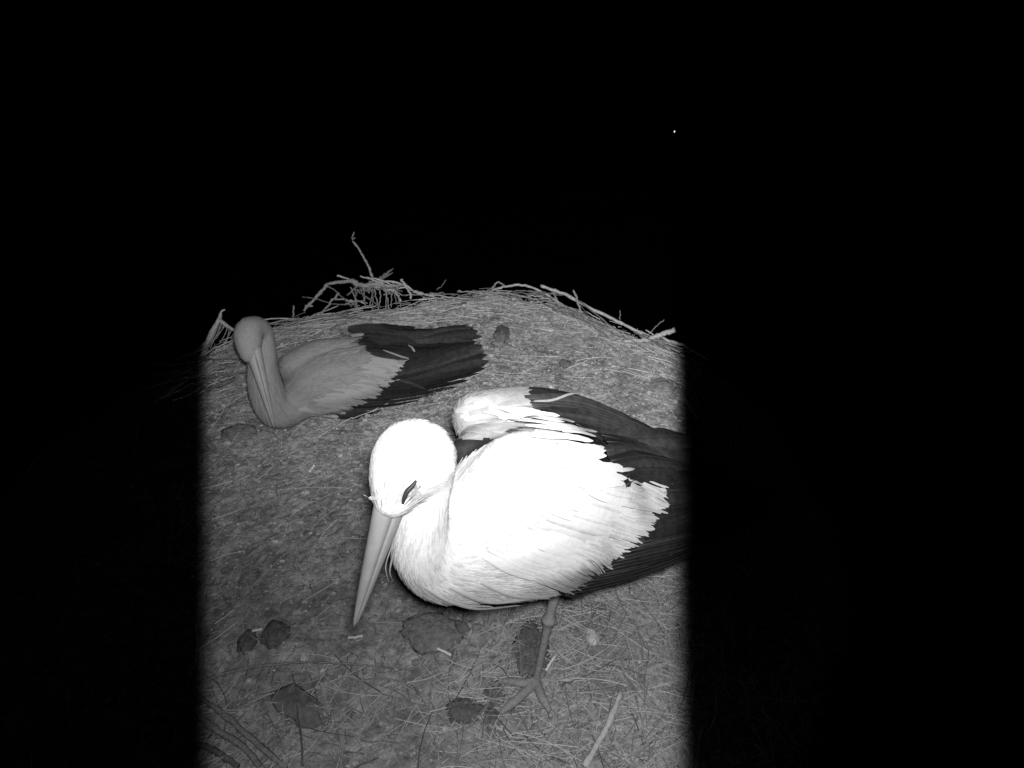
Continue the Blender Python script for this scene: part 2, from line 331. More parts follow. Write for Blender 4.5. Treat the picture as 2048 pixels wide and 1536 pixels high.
def fork():
    root = empty('forked_branch', W(407, 712, 2.28)); tag(root, 'pale forked branch like an arch with hanging fibres at the far left rim', 'branch')
    mb = MB(); d = 2.26
    tube(mb, [W(402, 720, d), W(414, 688, d), W(424, 664, d), W(438, 640, d), W(442, 624, d), W(450, 619, d)], [.011, .010, .010, .0085, .004, .003], 7, jitter=.2)
    tube(mb, [W(439, 640, d), W(449, 648, d), W(462, 657, d+.02), W(482, 666, d+.04)], [.008, .008, .0065, .006], 7, jitter=.2)
    link('fork', mb.mesh('fork'), TP, root)
    mb = MB()
    for i in range(15):
        a = i/14; x0 = 420+a*50; y0 = 668-26*math.sin(a*math.pi)-(0 if a < .5 else 0); x1 = x0-16-14*random.random(); y1 = y0+34+random.random()*26
        tube(mb, [W(x0, y0+4, d+.01), W((x0+x1)/2+3, (y0+y1)/2, d+.0), W(x1, y1, d-.02)], [.0022, .002, .0015], 5)
    link('fibres', mb.mesh('fibres'), TG, root)
fork()

# ------------------------------------------------------------------ things lying on the floor
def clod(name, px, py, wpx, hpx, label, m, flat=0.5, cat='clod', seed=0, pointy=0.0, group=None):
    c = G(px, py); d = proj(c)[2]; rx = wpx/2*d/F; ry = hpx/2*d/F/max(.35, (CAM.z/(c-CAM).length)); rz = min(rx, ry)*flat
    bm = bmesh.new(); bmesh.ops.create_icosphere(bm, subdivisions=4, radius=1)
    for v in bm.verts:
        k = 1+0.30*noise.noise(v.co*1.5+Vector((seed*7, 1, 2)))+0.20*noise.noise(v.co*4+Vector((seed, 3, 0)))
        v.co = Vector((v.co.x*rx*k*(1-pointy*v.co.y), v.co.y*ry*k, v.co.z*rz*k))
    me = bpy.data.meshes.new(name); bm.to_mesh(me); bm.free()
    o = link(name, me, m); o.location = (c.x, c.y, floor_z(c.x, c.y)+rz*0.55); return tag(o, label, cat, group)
clod('dark_lump', 553, 1273, 50, 46, 'larger of two round dark dung lumps at lower left', M_LUMP, .6, seed=1)
clod('dark_lump', 497, 1290, 36, 38, 'smaller of two round dark dung lumps at lower left', M_LUMP, .6, seed=2)
clod('dark_lump', 925, 1423, 70, 46, 'big dark angular lump left of the standing foot', M_LUMP, .55, seed=3)
clod('dark_lump', 982, 1436, 34, 34, 'small dark lump between the big dark lump and the foot', M_LUMP, .6, seed=4)
clod('dark_lump', 985, 1396, 44, 40, 'flattish dark lump above the small one near the foot', M_LUMP, .35, seed=9)
clod('dark_lump', 1003, 674, 30, 30, 'dark round lump right of the sitting stork\'s tail', M_LUMP, .7, seed=21)
clod('dark_lump', 1129, 731, 20, 13, 'small dark lump in the straw below the right rim', M_LUMP, .8, seed=6)
clod('dark_lump', 1325, 777, 52, 24, 'broad low dark lump near the right edge of the view', M_LUMP2, .3, seed=7)
clod('dark_lump', 870, 1272, 120, 66, 'wide flat dark clod in front of the standing stork\'s breast', M_LUMP2, .32, seed=8)  # wide low mound, darker than the soil round it
clod('dark_lump', 1062, 1300, 70, 100, 'flat dark lump modelled for the shadow left of the standing leg', M_LUMP, .30, seed=11)  # dark lump added to draw the cast shadow beside the leg
clod('dark_lump', 480, 870, 70, 30, 'low dark clod by the sitting stork\'s bill tip', M_LUMP2, .3, seed=12)
clod('pale_pebble', 1184, 1279, 26, 34, 'smooth pale pebble in the straw right of the standing leg', M_PEB, .8, 'pebble', 13)
clod('pale_pebble', 610, 1318, 18, 14, 'tiny pale chip below the two round dung lumps', M_PEB, .6, 'pebble', 14)
clod('pale_pebble', 1278, 1427, 12, 12, 'tiny pale crumb right of the lone straight stick', M_PEB, .8, 'pebble', 15)
stick_px('lone_stick', [(1240, 1394), (1222, 1440), (1205, 1475), (1168, 1540)], [4.5, 6, 6, 5.5], 'lone straight stick in the near right straw', 'stick', M_STRAW[0], ground=True)
stick_px('bundle_stick', [(395, 1392), (450, 1434), (500, 1480), (575, 1545)], [4, 5, 5, 5], 'upper stick of the bundle in the near left corner', 'stick', TG, ground=True)
stick_px('bundle_stick', [(390, 1430), (440, 1470), (490, 1500), (530, 1550)], [5, 6, 6, 5], 'middle stick of the bundle in the near left corner', 'stick', TG, ground=True)
stick_px('bundle_stick', [(380, 1490), (430, 1505), (480, 1540)], [5, 6, 6], 'lower stick of the bundle in the near left corner', 'stick', TD, ground=True)
stick_px('grass_stalk', [(395, 1370), (470, 1347), (535, 1338), (620, 1329), (700, 1331), (830, 1342)], [3.2, 3, 2.4, 2, 1.8, 1.4], 'long thin stem lying across the near left floor', 'stem', TG, ground=True)
for a, b, l in (((697, 1280), (727, 1277), 'white quill splinter lying below the standing stork\'s bill tip'), ((507, 1268), (527, 1264), 'white quill splinter touching the two dung lumps'), ((619, 944), (628, 932), 'white quill splinter on bare soil left of the standing stork\'s head'), ((1090, 1345), (1112, 1312), 'bright quill splinter right beside the standing leg'), ((875, 1303), (903, 1313), 'pale quill splinter under the wide flat dark lump')):
    stick_px('quill_splinter', [a, ((a[0]+b[0])/2, (a[1]+b[1])/2), b], [2.6, 2.8, 2.4], l, 'quill', M_QUILL, ground=True)
def leaf():
    c = G(600, 1420); root = empty('dead_leaf', (c.x, c.y, floor_z(c.x, c.y))); tag(root, 'big dark dead leaf with its long stem at the near left', 'leaf')
    out = [(592, 1372), (560, 1384), (545, 1402), (556, 1428), (590, 1446), (598, 1462), (628, 1463), (646, 1452), (640, 1430), (650, 1424), (638, 1405), (615, 1388)]
    cp = G(600, 1420); V = [(cp.x, cp.y, floor_z(cp.x, cp.y)+0.020)]; n = 48
    loop = spline([list(G(*p)) for p in out+[out[0]]], n+1)[:-1]
    rings = 6; Fc = []
    for r in range(1, rings+1):
        for k in range(n):
            t = r/rings; x = cp.x+(loop[k][0]-cp.x)*t; y = cp.y+(loop[k][1]-cp.y)*t
            V.append((x, y, floor_z(x, y)+0.016-0.009*t*t+0.004*noise.noise((x*40, y*40, 3))))
    for k in range(n): Fc.append((0, 1+k, 1+(k+1) % n))
    for r in range(rings-1):
        for k in range(n): Fc.append((1+r*n+k, 1+(r+1)*n+k, 1+(r+1)*n+(k+1) % n, 1+r*n+(k+1) % n))
    me = bpy.data.meshes.new('blade'); me.from_pydata(V, [], Fc); b = link('blade', me, M_LEAF, root)
    sm = b.modifiers.new('thick', 'SOLIDIFY'); sm.thickness = 0.0015
    mb = MB(); P = [G(*p) for p in ((590, 1362), (598, 1398), (600, 1440), (608, 1490), (611, 1545))]
    for q in P: q.z = floor_z(q.x, q.y)+0.018
    tube(mb, P, [.0010, .0014, .0017, .0018, .0016], 6); link('stem', mb.mesh('stem'), M_LUMP, root)
leaf()

# ------------------------------------------------------------------ storks
def bulk(chains, voxel, smooth_it=10):
    """one continuous skin round chains of (px,py,depth,radius) nodes"""
    mb = MB(); bm0 = bmesh.new(); bmesh.ops.create_icosphere(bm0, subdivisions=2, radius=1)
    iv = np.array([v.co[:] for v in bm0.verts]); fi = [tuple(v.index for v in f.verts) for f in bm0.faces]; bm0.free()
    segs = []
    for ch in chains:
        P = [np.array(W(a, b, c)[:]) for a, b, c, r in ch]; R = [r for *_, r in ch]
        n = 8*(len(ch)-1)+1; Q = spline(P, n); RR = spline([[r, 0, 0] for r in R], n)[:, 0]
        for q, r in zip(Q, RR): mb.add(iv*r+q, fi)
        for i in range(n-1): segs.append((Q[i], Q[i+1], (RR[i]+RR[i+1])/2))
    me = mb.mesh('tmp'); o = bpy.data.objects.new('tmp', me); COL.objects.link(o)
    rm = o.modifiers.new('r', 'REMESH'); rm.mode = 'VOXEL'; rm.voxel_size = voxel
    sm = o.modifiers.new('s', 'SMOOTH'); sm.factor = 0.5; sm.iterations = smooth_it
    dg = bpy.context.evaluated_depsgraph_get(); dg.update()
    res = bpy.data.meshes.new_from_object(o.evaluated_get(dg)); bpy.data.objects.remove(o); bpy.data.meshes.remove(me)
    nv = len(res.vertices); co_ = np.empty(nv*3, np.float32); res.vertices.foreach_get('co', co_); co_ = co_.reshape(-1, 3)
    bvh = BVHTree.FromPolygons(co_.tolist(), [tuple(p.vertices) for p in res.polygons])
    return res, bvh, segs
def inside(poly, x, y):
    c = False; j = len(poly)-1
    for i in range(len(poly)):
        xi, yi = poly[i]; xj, yj = poly[j]
        if (yi > y) != (yj > y) and x < (xj-xi)*(y-yi)/(yj-yi)+xi: c = not c
        j = i
    return c
PROF = np.array([[0, .35], [.12, .75], [.3, .95], [.55, 1.0], [.75, .9], [.88, .68], [.96, .38], [1, .06]])
def blades(name, roots, dirs, nors, L, wid, mats, mi, parent, bvh=None, lift=0.15, off=0.002, S=5, camber=0.25, ragged=0.0):
    N = len(roots); t = np.linspace(0, 1, S+1); w = np.interp(t, PROF[:, 0], PROF[:, 1])
    side = np.cross(nors, dirs); side /= np.linalg.norm(side, axis=1)[:, None]+1e-9
    V = np.zeros((N, S+1, 3, 3))
    for s in range(S+1):
        c = roots+dirs*(L*t[s])[:, None]+nors*(off+lift*L*t[s]**1.5*0.5)[:, None] if isinstance(off, np.ndarray) else roots+dirs*(L*t[s])[:, None]+nors*(off+lift*L*t[s]**1.5*0.5)[:, None]
        ww = (wid*w[s]*0.5*(1+ragged*(rng.random(N)-0.5)))[:, None]
        V[:, s, 0] = c-side*ww-nors*ww*camber; V[:, s, 1] = c; V[:, s, 2] = c+side*ww-nors*ww*camber
    if bvh is not None:
        for i in range(N):
            for s in range(S+1):
                for k in range(3):
                    p = V[i, s, k]; h = bvh.find_nearest(p, 0.05)
                    if h[0] is not None:
                        o_ = off+lift*L[i]*t[s]**1.5*0.5+(0 if k != 1 else wid[i]*camber*.5)
                        if (Vector(p)-h[0]).dot(h[1]) < o_: V[i, s, k] = h[0]+h[1]*o_
                        else: V[i, s, k] = V[i, s, k]*.25+np.array((h[0]+h[1]*o_)[:])*.75
    b = (np.arange(N)*(S+1)*3)[:, None, None]; fs = []
    for s in range(S):
        for k in range(2): fs.append([s*3+k, s*3+k+1, (s+1)*3+k+1, (s+1)*3+k])
    fs = (np.array(fs)[None]+b).reshape(-1, 4)
    me = bpy.data.meshes.new(name); me.from_pydata(V.reshape(-1, 3).tolist(), [], fs.tolist())
    me.polygons.foreach_set('material_index', np.repeat(np.asarray(mi, dtype=int), S*2))
    return link(name, me, mats, parent)
def sample(me, N):
    me.calc_loop_triangles(); n = len(me.loop_triangles); tri = np.empty(n*3, np.int32); me.loop_triangles.foreach_get('vertices', tri); tri = tri.reshape(-1, 3)
    co_ = np.empty(len(me.vertices)*3, np.float32); me.vertices.foreach_get('co', co_); co_ = co_.reshape(-1, 3).astype(float)
    a, b, c = co_[tri[:, 0]], co_[tri[:, 1]], co_[tri[:, 2]]; nn = np.cross(b-a, c-a); ar = np.linalg.norm(nn, axis=1)
    i = rng.choice(n, N, p=ar/ar.sum()); u = rng.random((N, 2)); sw = u.sum(1) > 1; u[sw] = 1-u[sw]
    return a[i]+(b-a)[i]*u[:, :1]+(c-a)[i]*u[:, 1:], nn[i]/ar[i][:, None]
def flow(P, nrm, segs):
    A = np.array([s[0] for s in segs]); B = np.array([s[1] for s in segs]); R = np.array([s[2] for s in segs]); C = (A+B)/2; D = B-A; D /= np.linalg.norm(D, axis=1)[:, None]+1e-9
    d2 = np.linalg.norm(P[:, None]-C[None], axis=2)-R[None]
    wgt = np.exp(-(d2-d2.min(1)[:, None])/0.006); f = (wgt[:, :, None]*D[None]).sum(1)
    f -= nrm*(f*nrm).sum(1)[:, None]; f += (rng.random(f.shape)-.5)*0.16*np.linalg.norm(f, axis=1)[:, None]
    return f/(np.linalg.norm(f, axis=1)[:, None]+1e-9)
def flight(name, feathers, bvh, dfall, mats, parent, wpx_scale=1.0, off0=0.003, shaft=None, camb=1.0):
    """long feathers: each ([(px,py)..], width px, layer, material index)"""
    mb = MB(); S = 14; t = np.linspace(0, 1, S+1)
    prof = np.interp(t, [0, .08, .3, .7, .88, .96, 1], [.45, .7, .95, 1, .86, .62, .14])
    for pts, wpx, layer, mi, *opt in feathers:
        P = spline([(p[0], p[1], 0) for p in pts], S+1); C = []; N = []
        for x, y, _ in P:
            r = ray(x, y); rn = r.normalized(); h = bvh.ray_cast(CAM, rn)
            if h[0] is not None and abs((h[0]-CAM).dot(FWD)-dfall(x, y)) < 0.25: C.append((h[0]-CAM).dot(FWD)); N.append(h[1])
            else: C.append(None); N.append(None)
        # fill free ends smoothly from the last touching depth
        ds = []
        for i, (x, y, _) in enumerate(P):
            if C[i] is not None: ds.append(C[i])
            elif i and ds: ds.append(ds[-1]+(dfall(x, y)-dfall(P[i-1][0], P[i-1][1])))
            else: ds.append(dfall(x, y))
        ds = np.array(ds)
        for _ in range(3): ds[1:-1] = (ds[:-2]+2*ds[1:-1]+ds[2:])/4
        if opt and opt[0] == 'fit':
            tt = np.arange(S+1); fitd = np.polyval(np.polyfit(tt, ds, 2), tt); ds = fitd-max(0, (fitd-ds).max())-(opt[1] if len(opt) > 1 else 0)
        Q = np.array([W(P[i][0], P[i][1], ds[i])[:] for i in range(S+1)])
        last = None
        for i in range(S+1):
            if N[i] is None: N[i] = last if last is not None else Vector((CAM-Vector(Q[i]))).normalized()
            last = N[i]
        N = np.array([n[:] for n in N])
        for _ in range(4): N[1:-1] = (N[:-2]+2*N[1:-1]+N[2:])/4
        N /= np.linalg.norm(N, axis=1)[:, None]
        T = np.gradient(Q, axis=0); T /= np.linalg.norm(T, axis=1)[:, None]+1e-9
        Sd = np.cross(N, T); Sd /= np.linalg.norm(Sd, axis=1)[:, None]+1e-9
        hw = 0.5*wpx*ds.mean()/F*wpx_scale*prof; o_ = off0+layer*0.0018
        Q = Q+N*o_
        V = []
        for i in range(S+1):
            for k, q in ((-1, -.30), (-.5, -.06), (0, .08), (.5, -.02), (1, -.12)): V.append(Q[i]+Sd[i]*hw[i]*k*(1+0.10*math.sin(i*2.3+k+layer*9)*(i > S*.5))+N[i]*hw[i]*q*camb)
        mb.add(V, [(i*5+k, i*5+k+1, (i+1)*5+k+1, (i+1)*5+k) for i in range(S) for k in range(4)], mi)
        if shaft is not None and wpx > 15:
            tube(mb, [Q[i]+N[i]*(hw[i]*.08+.0002) for i in range(0, S+1, 2)], [.0009, .0007, .0003], 4, n=12, mi=shaft)
    return link(name, mb.mesh(name), mats, parent)
def bill(root, base, tip, hw, hh, upv, name='bill', m=M_BILL):
    base, tip = np.array(base[:]), np.array(tip[:]); ax = tip-base; L = np.linalg.norm(ax); ax /= L
    up = np.array(upv[:], float); up -= ax*up.dot(ax); up /= np.linalg.norm(up); sd = np.cross(ax, up)
    def half(sgn):
        V = []; n = 22; ns = 11
        for i in range(n):
            t = i/(n-1); k = (1-t)**0.74*0.97+0.03; k = k*(1-0.06*math.sin(t*math.pi))
            for j in range(ns):
                a = math.pi*j/(ns-1); h = math.sin(a)**0.8 if sgn > 0 else math.sin(a)
                kk = (0.56 if sgn > 0 else 0.46)
                V.append(base+ax*L*(t if sgn > 0 else t*0.985)+sd*math.cos(a)*hw*k*(1 if sgn > 0 else .93)+up*(sgn*(h*hh*2*kk*k)+sgn*0.0004))
        Fc = [(i*ns+j, i*ns+(j+1), (i+1)*ns+j+1, (i+1)*ns+j) for i in range(n-1) for j in range(ns-1)]
        Fc += [((i+1)*ns, (i+1)*ns+ns-1, i*ns+ns-1, i*ns) for i in range(n-1)]
        Fc += [tuple(range(ns)), tuple((n-1)*ns+j for j in range(ns))]
        mb = MB(); mb.add(V, Fc); return mb.mesh('mandible')
    b = link(name, half(1), m, root)
    lm = link('lower_mandible', half(-1), m, root); lm.location = (0, 0, 0); lm.parent = b
    return b

# ---- the near stork, standing on one leg
def near_stork():
    foot = G(1072, 1366, 0.0); foot.z = floor_z(foot.x, foot.y)
    root = empty('white_stork', foot); tag(root, 'white stork asleep on one leg in the foreground, bill tucked down on its breast', 'stork', 'young storks in the nest')
    axis = [(905, 1092, .835, .076), (972, 1060, .875, .100), (1060, 1015, .92, .122), (1180, 1005, 1.0, .102), (1300, 1000, 1.07, .070), (1420, 1000, 1.12, .040), (1500, 1002, 1.16, .015)]
    neck = [(785, 1000, .705, .022), (800, 958, .715, .036), (828, 918, .735, .0505), (852, 935, .75, .038), (850, 990, .755, .032), (843, 1045, .765, .034), (840, 1095, .775, .037), (862, 1125, .80, .043), (905, 1120, .83, .06)]
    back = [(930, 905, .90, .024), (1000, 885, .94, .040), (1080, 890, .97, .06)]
    farw = [(953, 835, .96, .040), (1000, 835, .99, .049), (1090, 835, 1.04, .052), (1200, 862, 1.10, .050), (1320, 920, 1.15, .040), (1440, 975, 1.19, .02)]
    nearw = [(1000, 995, .85, .066), (1068, 975, .865, .085), (1150, 1000, .92, .082), (1200, 1050, .955, .075), (1300, 1050, 1.02, .055), (1400, 1030, 1.08, .035), (1510, 1015, 1.14, .014)]
    lower = [(1000, 1090, .87, .08), (1080, 1110, .92, .062), (1150, 1125, .965, .040), (1250, 1090, 1.02, .035), (1370, 1045, 1.08, .02)]
    me, bvh, segs = bulk([neck, axis, farw, nearw, lower, back], 0.005, 6)
    segs = segs
    UPB = [(1054, 770), (1200, 760), (1300, 845), (1400, 905), (1540, 990), (1380, 960), (1325, 975), (1232, 985), (1185, 930), (1135, 870), (1070, 845)]
    LOB = [(1125, 1195), (1150, 1165), (1230, 1112), (1300, 1050), (1332, 985), (1380, 940), (1560, 990), (1560, 1080), (1180, 1200)]
    GAP_SHADE = [(895, 879), (992, 877), (955, 901), (912, 936)]  # shade in the gap behind the neck, painted as black plumage
    mi = []
    for p in me.polygons:
        x, y, d = proj(p.center); n = p.normal
        dark = inside(UPB, x, y) or inside(LOB, x, y) or x > 1385 or (inside(GAP_SHADE, x, y) and d > .86)
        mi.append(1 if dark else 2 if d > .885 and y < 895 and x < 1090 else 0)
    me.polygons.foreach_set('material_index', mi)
    link('body', me, [M_WHITE, M_BLACK, M_DULL], root)
    # small white plumage
    P, n = sample(me, 30000); f = flow(P, n, segs)
    px = np.array([proj(p) for p in P]); pt = np.array([proj(p) for p in P+f*.022])
    bad = lambda x, y, d: inside(UPB, x, y) or inside(LOB, x, y) or x > 1380 or (inside(GAP_SHADE, x, y) and d > .86)
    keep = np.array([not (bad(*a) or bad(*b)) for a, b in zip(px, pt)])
    P, n, f, px = P[keep], n[keep], f[keep], px[keep]
    head = (px[:, 1] < 1010) & (px[:, 0] < 915) & (px[:, 2] < .84)
    nk = (~head) & (px[:, 0] < 905)
    L = np.where(head, .009, np.where(nk, .018, .026))*(.6+.7*rng.random(len(P))); w = np.where(head, .0022, np.where(nk, .0035, .006))*(.7+.6*rng.random(len(P)))
    lump = (px[:, 2] > .885) & (px[:, 1] < 895) & (px[:, 0] < 1090)
    blades('plumage', P, f, n, L, w, [M_WHITE, M_WHITE2, M_DULL, M_LORE], np.where(lump, 2, np.where((px[:, 1] > 962+26*rng.random(len(P))+np.clip(px[:, 0]-815, 0, 200)*1.5) & (px[:, 2] < .715) & (px[:, 1] < 1016), 3, (rng.random(len(P)) < .3).astype(int))), root, bvh, lift=.10, off=.0004, S=3)
    dfall = lambda x, y: float(np.interp(x, [900, 1060, 1180, 1300, 1420, 1500], [.88, .93, 1.0, 1.07, 1.12, 1.16]))
    # near wing: coverts on the wing, black flight feathers as its sub-part
    cov = []
    edge = [(1318, 994), (1326, 1008), (1318, 1025), (1300, 1050), (1280, 1070), (1255, 1092), (1230, 1112), (1205, 1130), (1180, 1145), (1160, 1158), (1140, 1172)]
    E = spline([(a, b, 0) for a, b in edge], 58)
    for row in range(3):
        for i, (x, y, _) in enumerate(E):
            x += random.gauss(-9, 6)-row*34; y += random.gauss(-6, 3.5)-row*12; l = random.uniform(70, 115)
            cov.append(([(x-l, y-l*.42+8), (x-l*.5, y-l*.22+6), (x, y+random.uniform(-3, 3))], random.uniform(7, 16), 4+row+random.random()*.9, 0 if random.random() < .8 else 1))
    for (x, y) in [(1228, 968), (1238, 958), (1222, 978), (1212, 945), (1200, 925), (1188, 938), (1206, 906), (1196, 895), (1150, 880), (1140, 868), (1115, 858), (1100, 850)]:
        for k in range(3):
            l = random.uniform(60, 110); xx = x+random.gauss(-3, 8)-k*16; yy = y+random.gauss(0, 5)
            cov.append(([(xx-l, yy-2-l*.05), (xx-l*.5, yy-4), (xx, yy+random.uniform(-3, 4))], random.uniform(8, 19), 10+k*.5+random.random()*.4, 0))
    for i in range(150):                                  # loose barbs that soften the border
        x, y, _ = E[int(random.random()*len(E))]; x += random.gauss(-9, 8); y += random.gauss(-7, 5); l = random.uniform(30, 60)
        cov.append(([(x-l, y-l*.40), (x-l*.5, y-l*.2), (x, y+random.uniform(-3, 3))], random.uniform(2.5, 5), 6.5+random.random(), random.randint(0, 1)))
    wn = flight('wing', cov, bvh, dfall, [M_WHITE, M_WHITE2], root, camb=.35)
    low = [([(1118, 1176), (1135, 1186), (1152, 1188), (1178, 1176)], 20, .6, 0), ([(1122, 1165), (1150, 1178), (1190, 1172), (1240, 1150)], 26, .8, 0)]
    for i in range(13):
        a = i/12; r = (1128+a*150, 1183-a*105); tp = (1445+a*90, 1075-a*60)
        low.append(([r, (r[0]*.6+tp[0]*.4+4, r[1]*.6+tp[1]*.4+12-8*a), (r[0]*.25+tp[0]*.75, r[1]*.25+tp[1]*.75+8-6*a), tp], 46, 1.0+i*.24, (0, 1, 0, 0, 2, 0, 1)[i % 7]))
    for i in range(6):
        a = i/5; r = (1270+a*60, 1080-a*95); tp = (1520+a*20, 1010-a*20)
        low.append(([r, ((r[0]+tp[0])/2, (r[1]+tp[1])/2-4), tp], 42, 3.0+i*.2, random.choice((0, 1))))
    up = []
    roots = [(1232, 976), (1226, 962), (1215, 948), (1200, 932), (1192, 918), (1198, 905), (1190, 893), (1160, 884), (1140, 874)]
    tips = [(1332, 966), (1345, 955), (1360, 948), (1395, 955), (1410, 945), (1430, 950), (1440, 955), (1400, 905), (1390, 898)]
    for i, (r, tp) in enumerate(zip(roots, tips)):
        up.append(([r, (r[0]*.65+tp[0]*.35, r[1]*.65+tp[1]*.35-12), (r[0]*.3+tp[0]*.7, r[1]*.3+tp[1]*.7-8), tp], 40, 7.0+i*.40, (0, 0, 1, 0, 2)[i % 5]))
    ff = flight('flight_feathers', low+up, bvh, dfall, [M_BLACK, M_BLACK2, M_BLACK3, M_SHAFT], root, shaft=3); ff.location = (0, 0, 0); ff.parent = wn
    # far wing
    cov = []
    for i in range(54):
        x = random.uniform(965, 1062)+abs(random.gauss(0, 9)); y = 800+(i % 11)*7+random.uniform(-3, 3); l = random.uniform(45, 70); y0 = 838+(y-838)*.8
        cov.append(([(max(908+((y0-838)/40)**2*45, x-l), y0+3), (x-l*.45, (y+y0)/2), (x, y)], random.uniform(10, 17), 1+(x-965)*.01-0.5+random.random(), 0 if random.random() < .5 else 1))
    df2 = lambda x, y: float(np.interp(x, [900, 1000, 1090, 1200, 1320, 1440], [.93, .95, 1.0, 1.06, 1.11, 1.17]))
    wf = flight('wing', cov, bvh, df2, [M_DULL, M_DULL2], root, camb=.4)
    fu = []
    for i in range(11):
        a = i/10; r = (1048+a*45, 800+a*58); tp = (1385+a*60, 905+a*45)
        fu.append(([r, (r[0]*.68+tp[0]*.32, r[1]*.68+tp[1]*.32-26+a*20), (r[0]*.33+tp[0]*.67, r[1]*.33+tp[1]*.67-18+a*12), tp], 34, .4+(10-i)*.05+i*.25, 0 if i % 3 else 1))
    fu.append(([(1062, 808), (1095, 806), (1130, 797), (1160, 796)], 5, 4, 2, 'fit'))
    ff2 = flight('flight_feathers', fu, bvh, df2, [M_BLACK, M_BLACK2, M_DULL, M_SHAFT], root, shaft=3); ff2.location = (0, 0, 0); ff2.parent = wf
    tl = []
    for i in range(6): tl.append(([(1330, 985+i*8), (1420, 985+i*9), (1530, 985+i*11)], 34, .5+i*.2, 1))
    flight('tail', tl, bvh, dfall, [M_BLACK, M_BLACK2], root)
    # breast plumes and stray feathers at the lower outline
    pl = []
    for (a, b, c, w_) in [((790, 1090), (778, 1130), (784, 1162), 9), ((795, 1095), (786, 1138), (793, 1160), 8), ((770, 985), (752, 995), (734, 987), 8),
                          ((880, 1190), (950, 1212), (1040, 1205), 16), ((900, 1170), (980, 1200), (1090, 1188), 18), ((850, 1170), (910, 1202), (985, 1208), 14), ((960, 1160), (1030, 1188), (1098, 1192), 16)]:
        flight('plume', [([a, b, c], w_, 1.0, 0 if w_ > 10 else 1)], bvh, lambda x, y: float(np.interp(x, [740, 800, 900, 1100], [.72, .765, .83, .96])), [M_WHITE, M_WHITE2], root)
    # bill, eye
    base = W(792, 982, .712); tip = W(708, 1257, .725)
    bill(root, base, tip, .0178, .0205, Vector((-.75, -.25, .35)))
    mb = MB(); pts = []
    for x, y in ((829, 958), (822, 968), (813, 978), (807, 990), (804, 1002)):
        h = bvh.ray_cast(CAM, ray(x, y).normalized()); pts.append(h[0]+h[1]*0.0055 if h[0] is not None else W(x, y, .70))
    tube(mb, pts, [.0015, .0026, .003, .0028, .0015], 8); link('eye', mb.mesh('eye'), M_EYE, root)
    # bare skin round the eye, laid on the head
    V = []; Fc = []; ring = [(832, 962), (842, 972), (843, 990), (834, 1005), (820, 1016), (808, 1012), (803, 1000), (808, 988), (816, 975), (824, 966)]
    for x, y in [(823, 988)]+ring:
        h = bvh.ray_cast(CAM, ray(x, y).normalized()); V.append((h[0]+h[1]*(0.0026 if (x, y) == (823, 988) else .0006))[:] if h[0] is not None else W(x, y, .70)[:])
    Fc = [(0, 1+k, 1+(k+1) % 10) for k in range(10)]; mb = MB(); mb.add(V, Fc); link('bare_skin', mb.mesh('bare_skin'), M_SKIN, root)
    # leg and foot
    ank = W(1098, 1240, 1.0); fy = foot.y+0.03; r = ray(1098, 1240); ank = CAM+r*(fy/r.y); r = ray(1112, 1180); top = CAM+r*((fy+.01)/r.y)
    r = ray(1122, 1130); hip = CAM+r*((fy+.03)/r.y)
    mb = MB(); F0 = foot+Vector((0, 0, .013))
    tube(mb, [hip, top, ank+(top-ank)*.25, ank, ank+(F0-ank)*.12, ank+(F0-ank)*.5, F0+(ank-F0)*.06, F0], [.014, .0095, .0092, .0145, .0085, .0072, .0078, .009], 12, n=44, jitter=.03)
    lg = link('leg', mb.mesh('leg'), M_LEG, root)
    mb = MB()
    def gp(x, y, h): g = G(x, y, h); return g
    for pts, rr in (([F0, gp(1045, 1366, .018), gp(1022, 1363, .015), gp(1004, 1362, .012)], (.010, .0085, .0075, .004)), ([F0, gp(1042, 1392, .018), gp(1018, 1412, .015), gp(1000, 1428, .011)], (.010, .009, .0085, .004)), ([F0, gp(1082, 1390, .018), gp(1092, 1408, .015), gp(1100, 1424, .011)], (.010, .009, .0085, .004)), ([F0, gp(1082, 1352, .016), gp(1090, 1342, .010)], (.008, .006, .004))):
        tube(mb, pts, rr, 9, n=16, jitter=.08)
    a = F0; b = gp(1016, 1413, .014); c = gp(1093, 1410, .014); m1 = gp(1058, 1396, .013); e_ = gp(1024, 1363, .013); m2 = gp(1040, 1380, .013); dz = Vector((0, 0, .004))
    top_ = [a, b, m1, c, e_, m2]; mb.add([q[:] for q in top_]+[(q-dz)[:] for q in top_], [(0, 1, 2), (0, 2, 3), (0, 4, 5), (0, 5, 1), (6, 8, 7), (6, 9, 8), (6, 11, 10), (6, 7, 11), (1, 7, 8, 2), (2, 8, 9, 3), (4, 10, 11, 5), (5, 11, 7, 1)])
    ft = link('foot', mb.mesh('foot'), M_LEG, root); ft.location = (0, 0, 0); ft.parent = lg
near_stork()

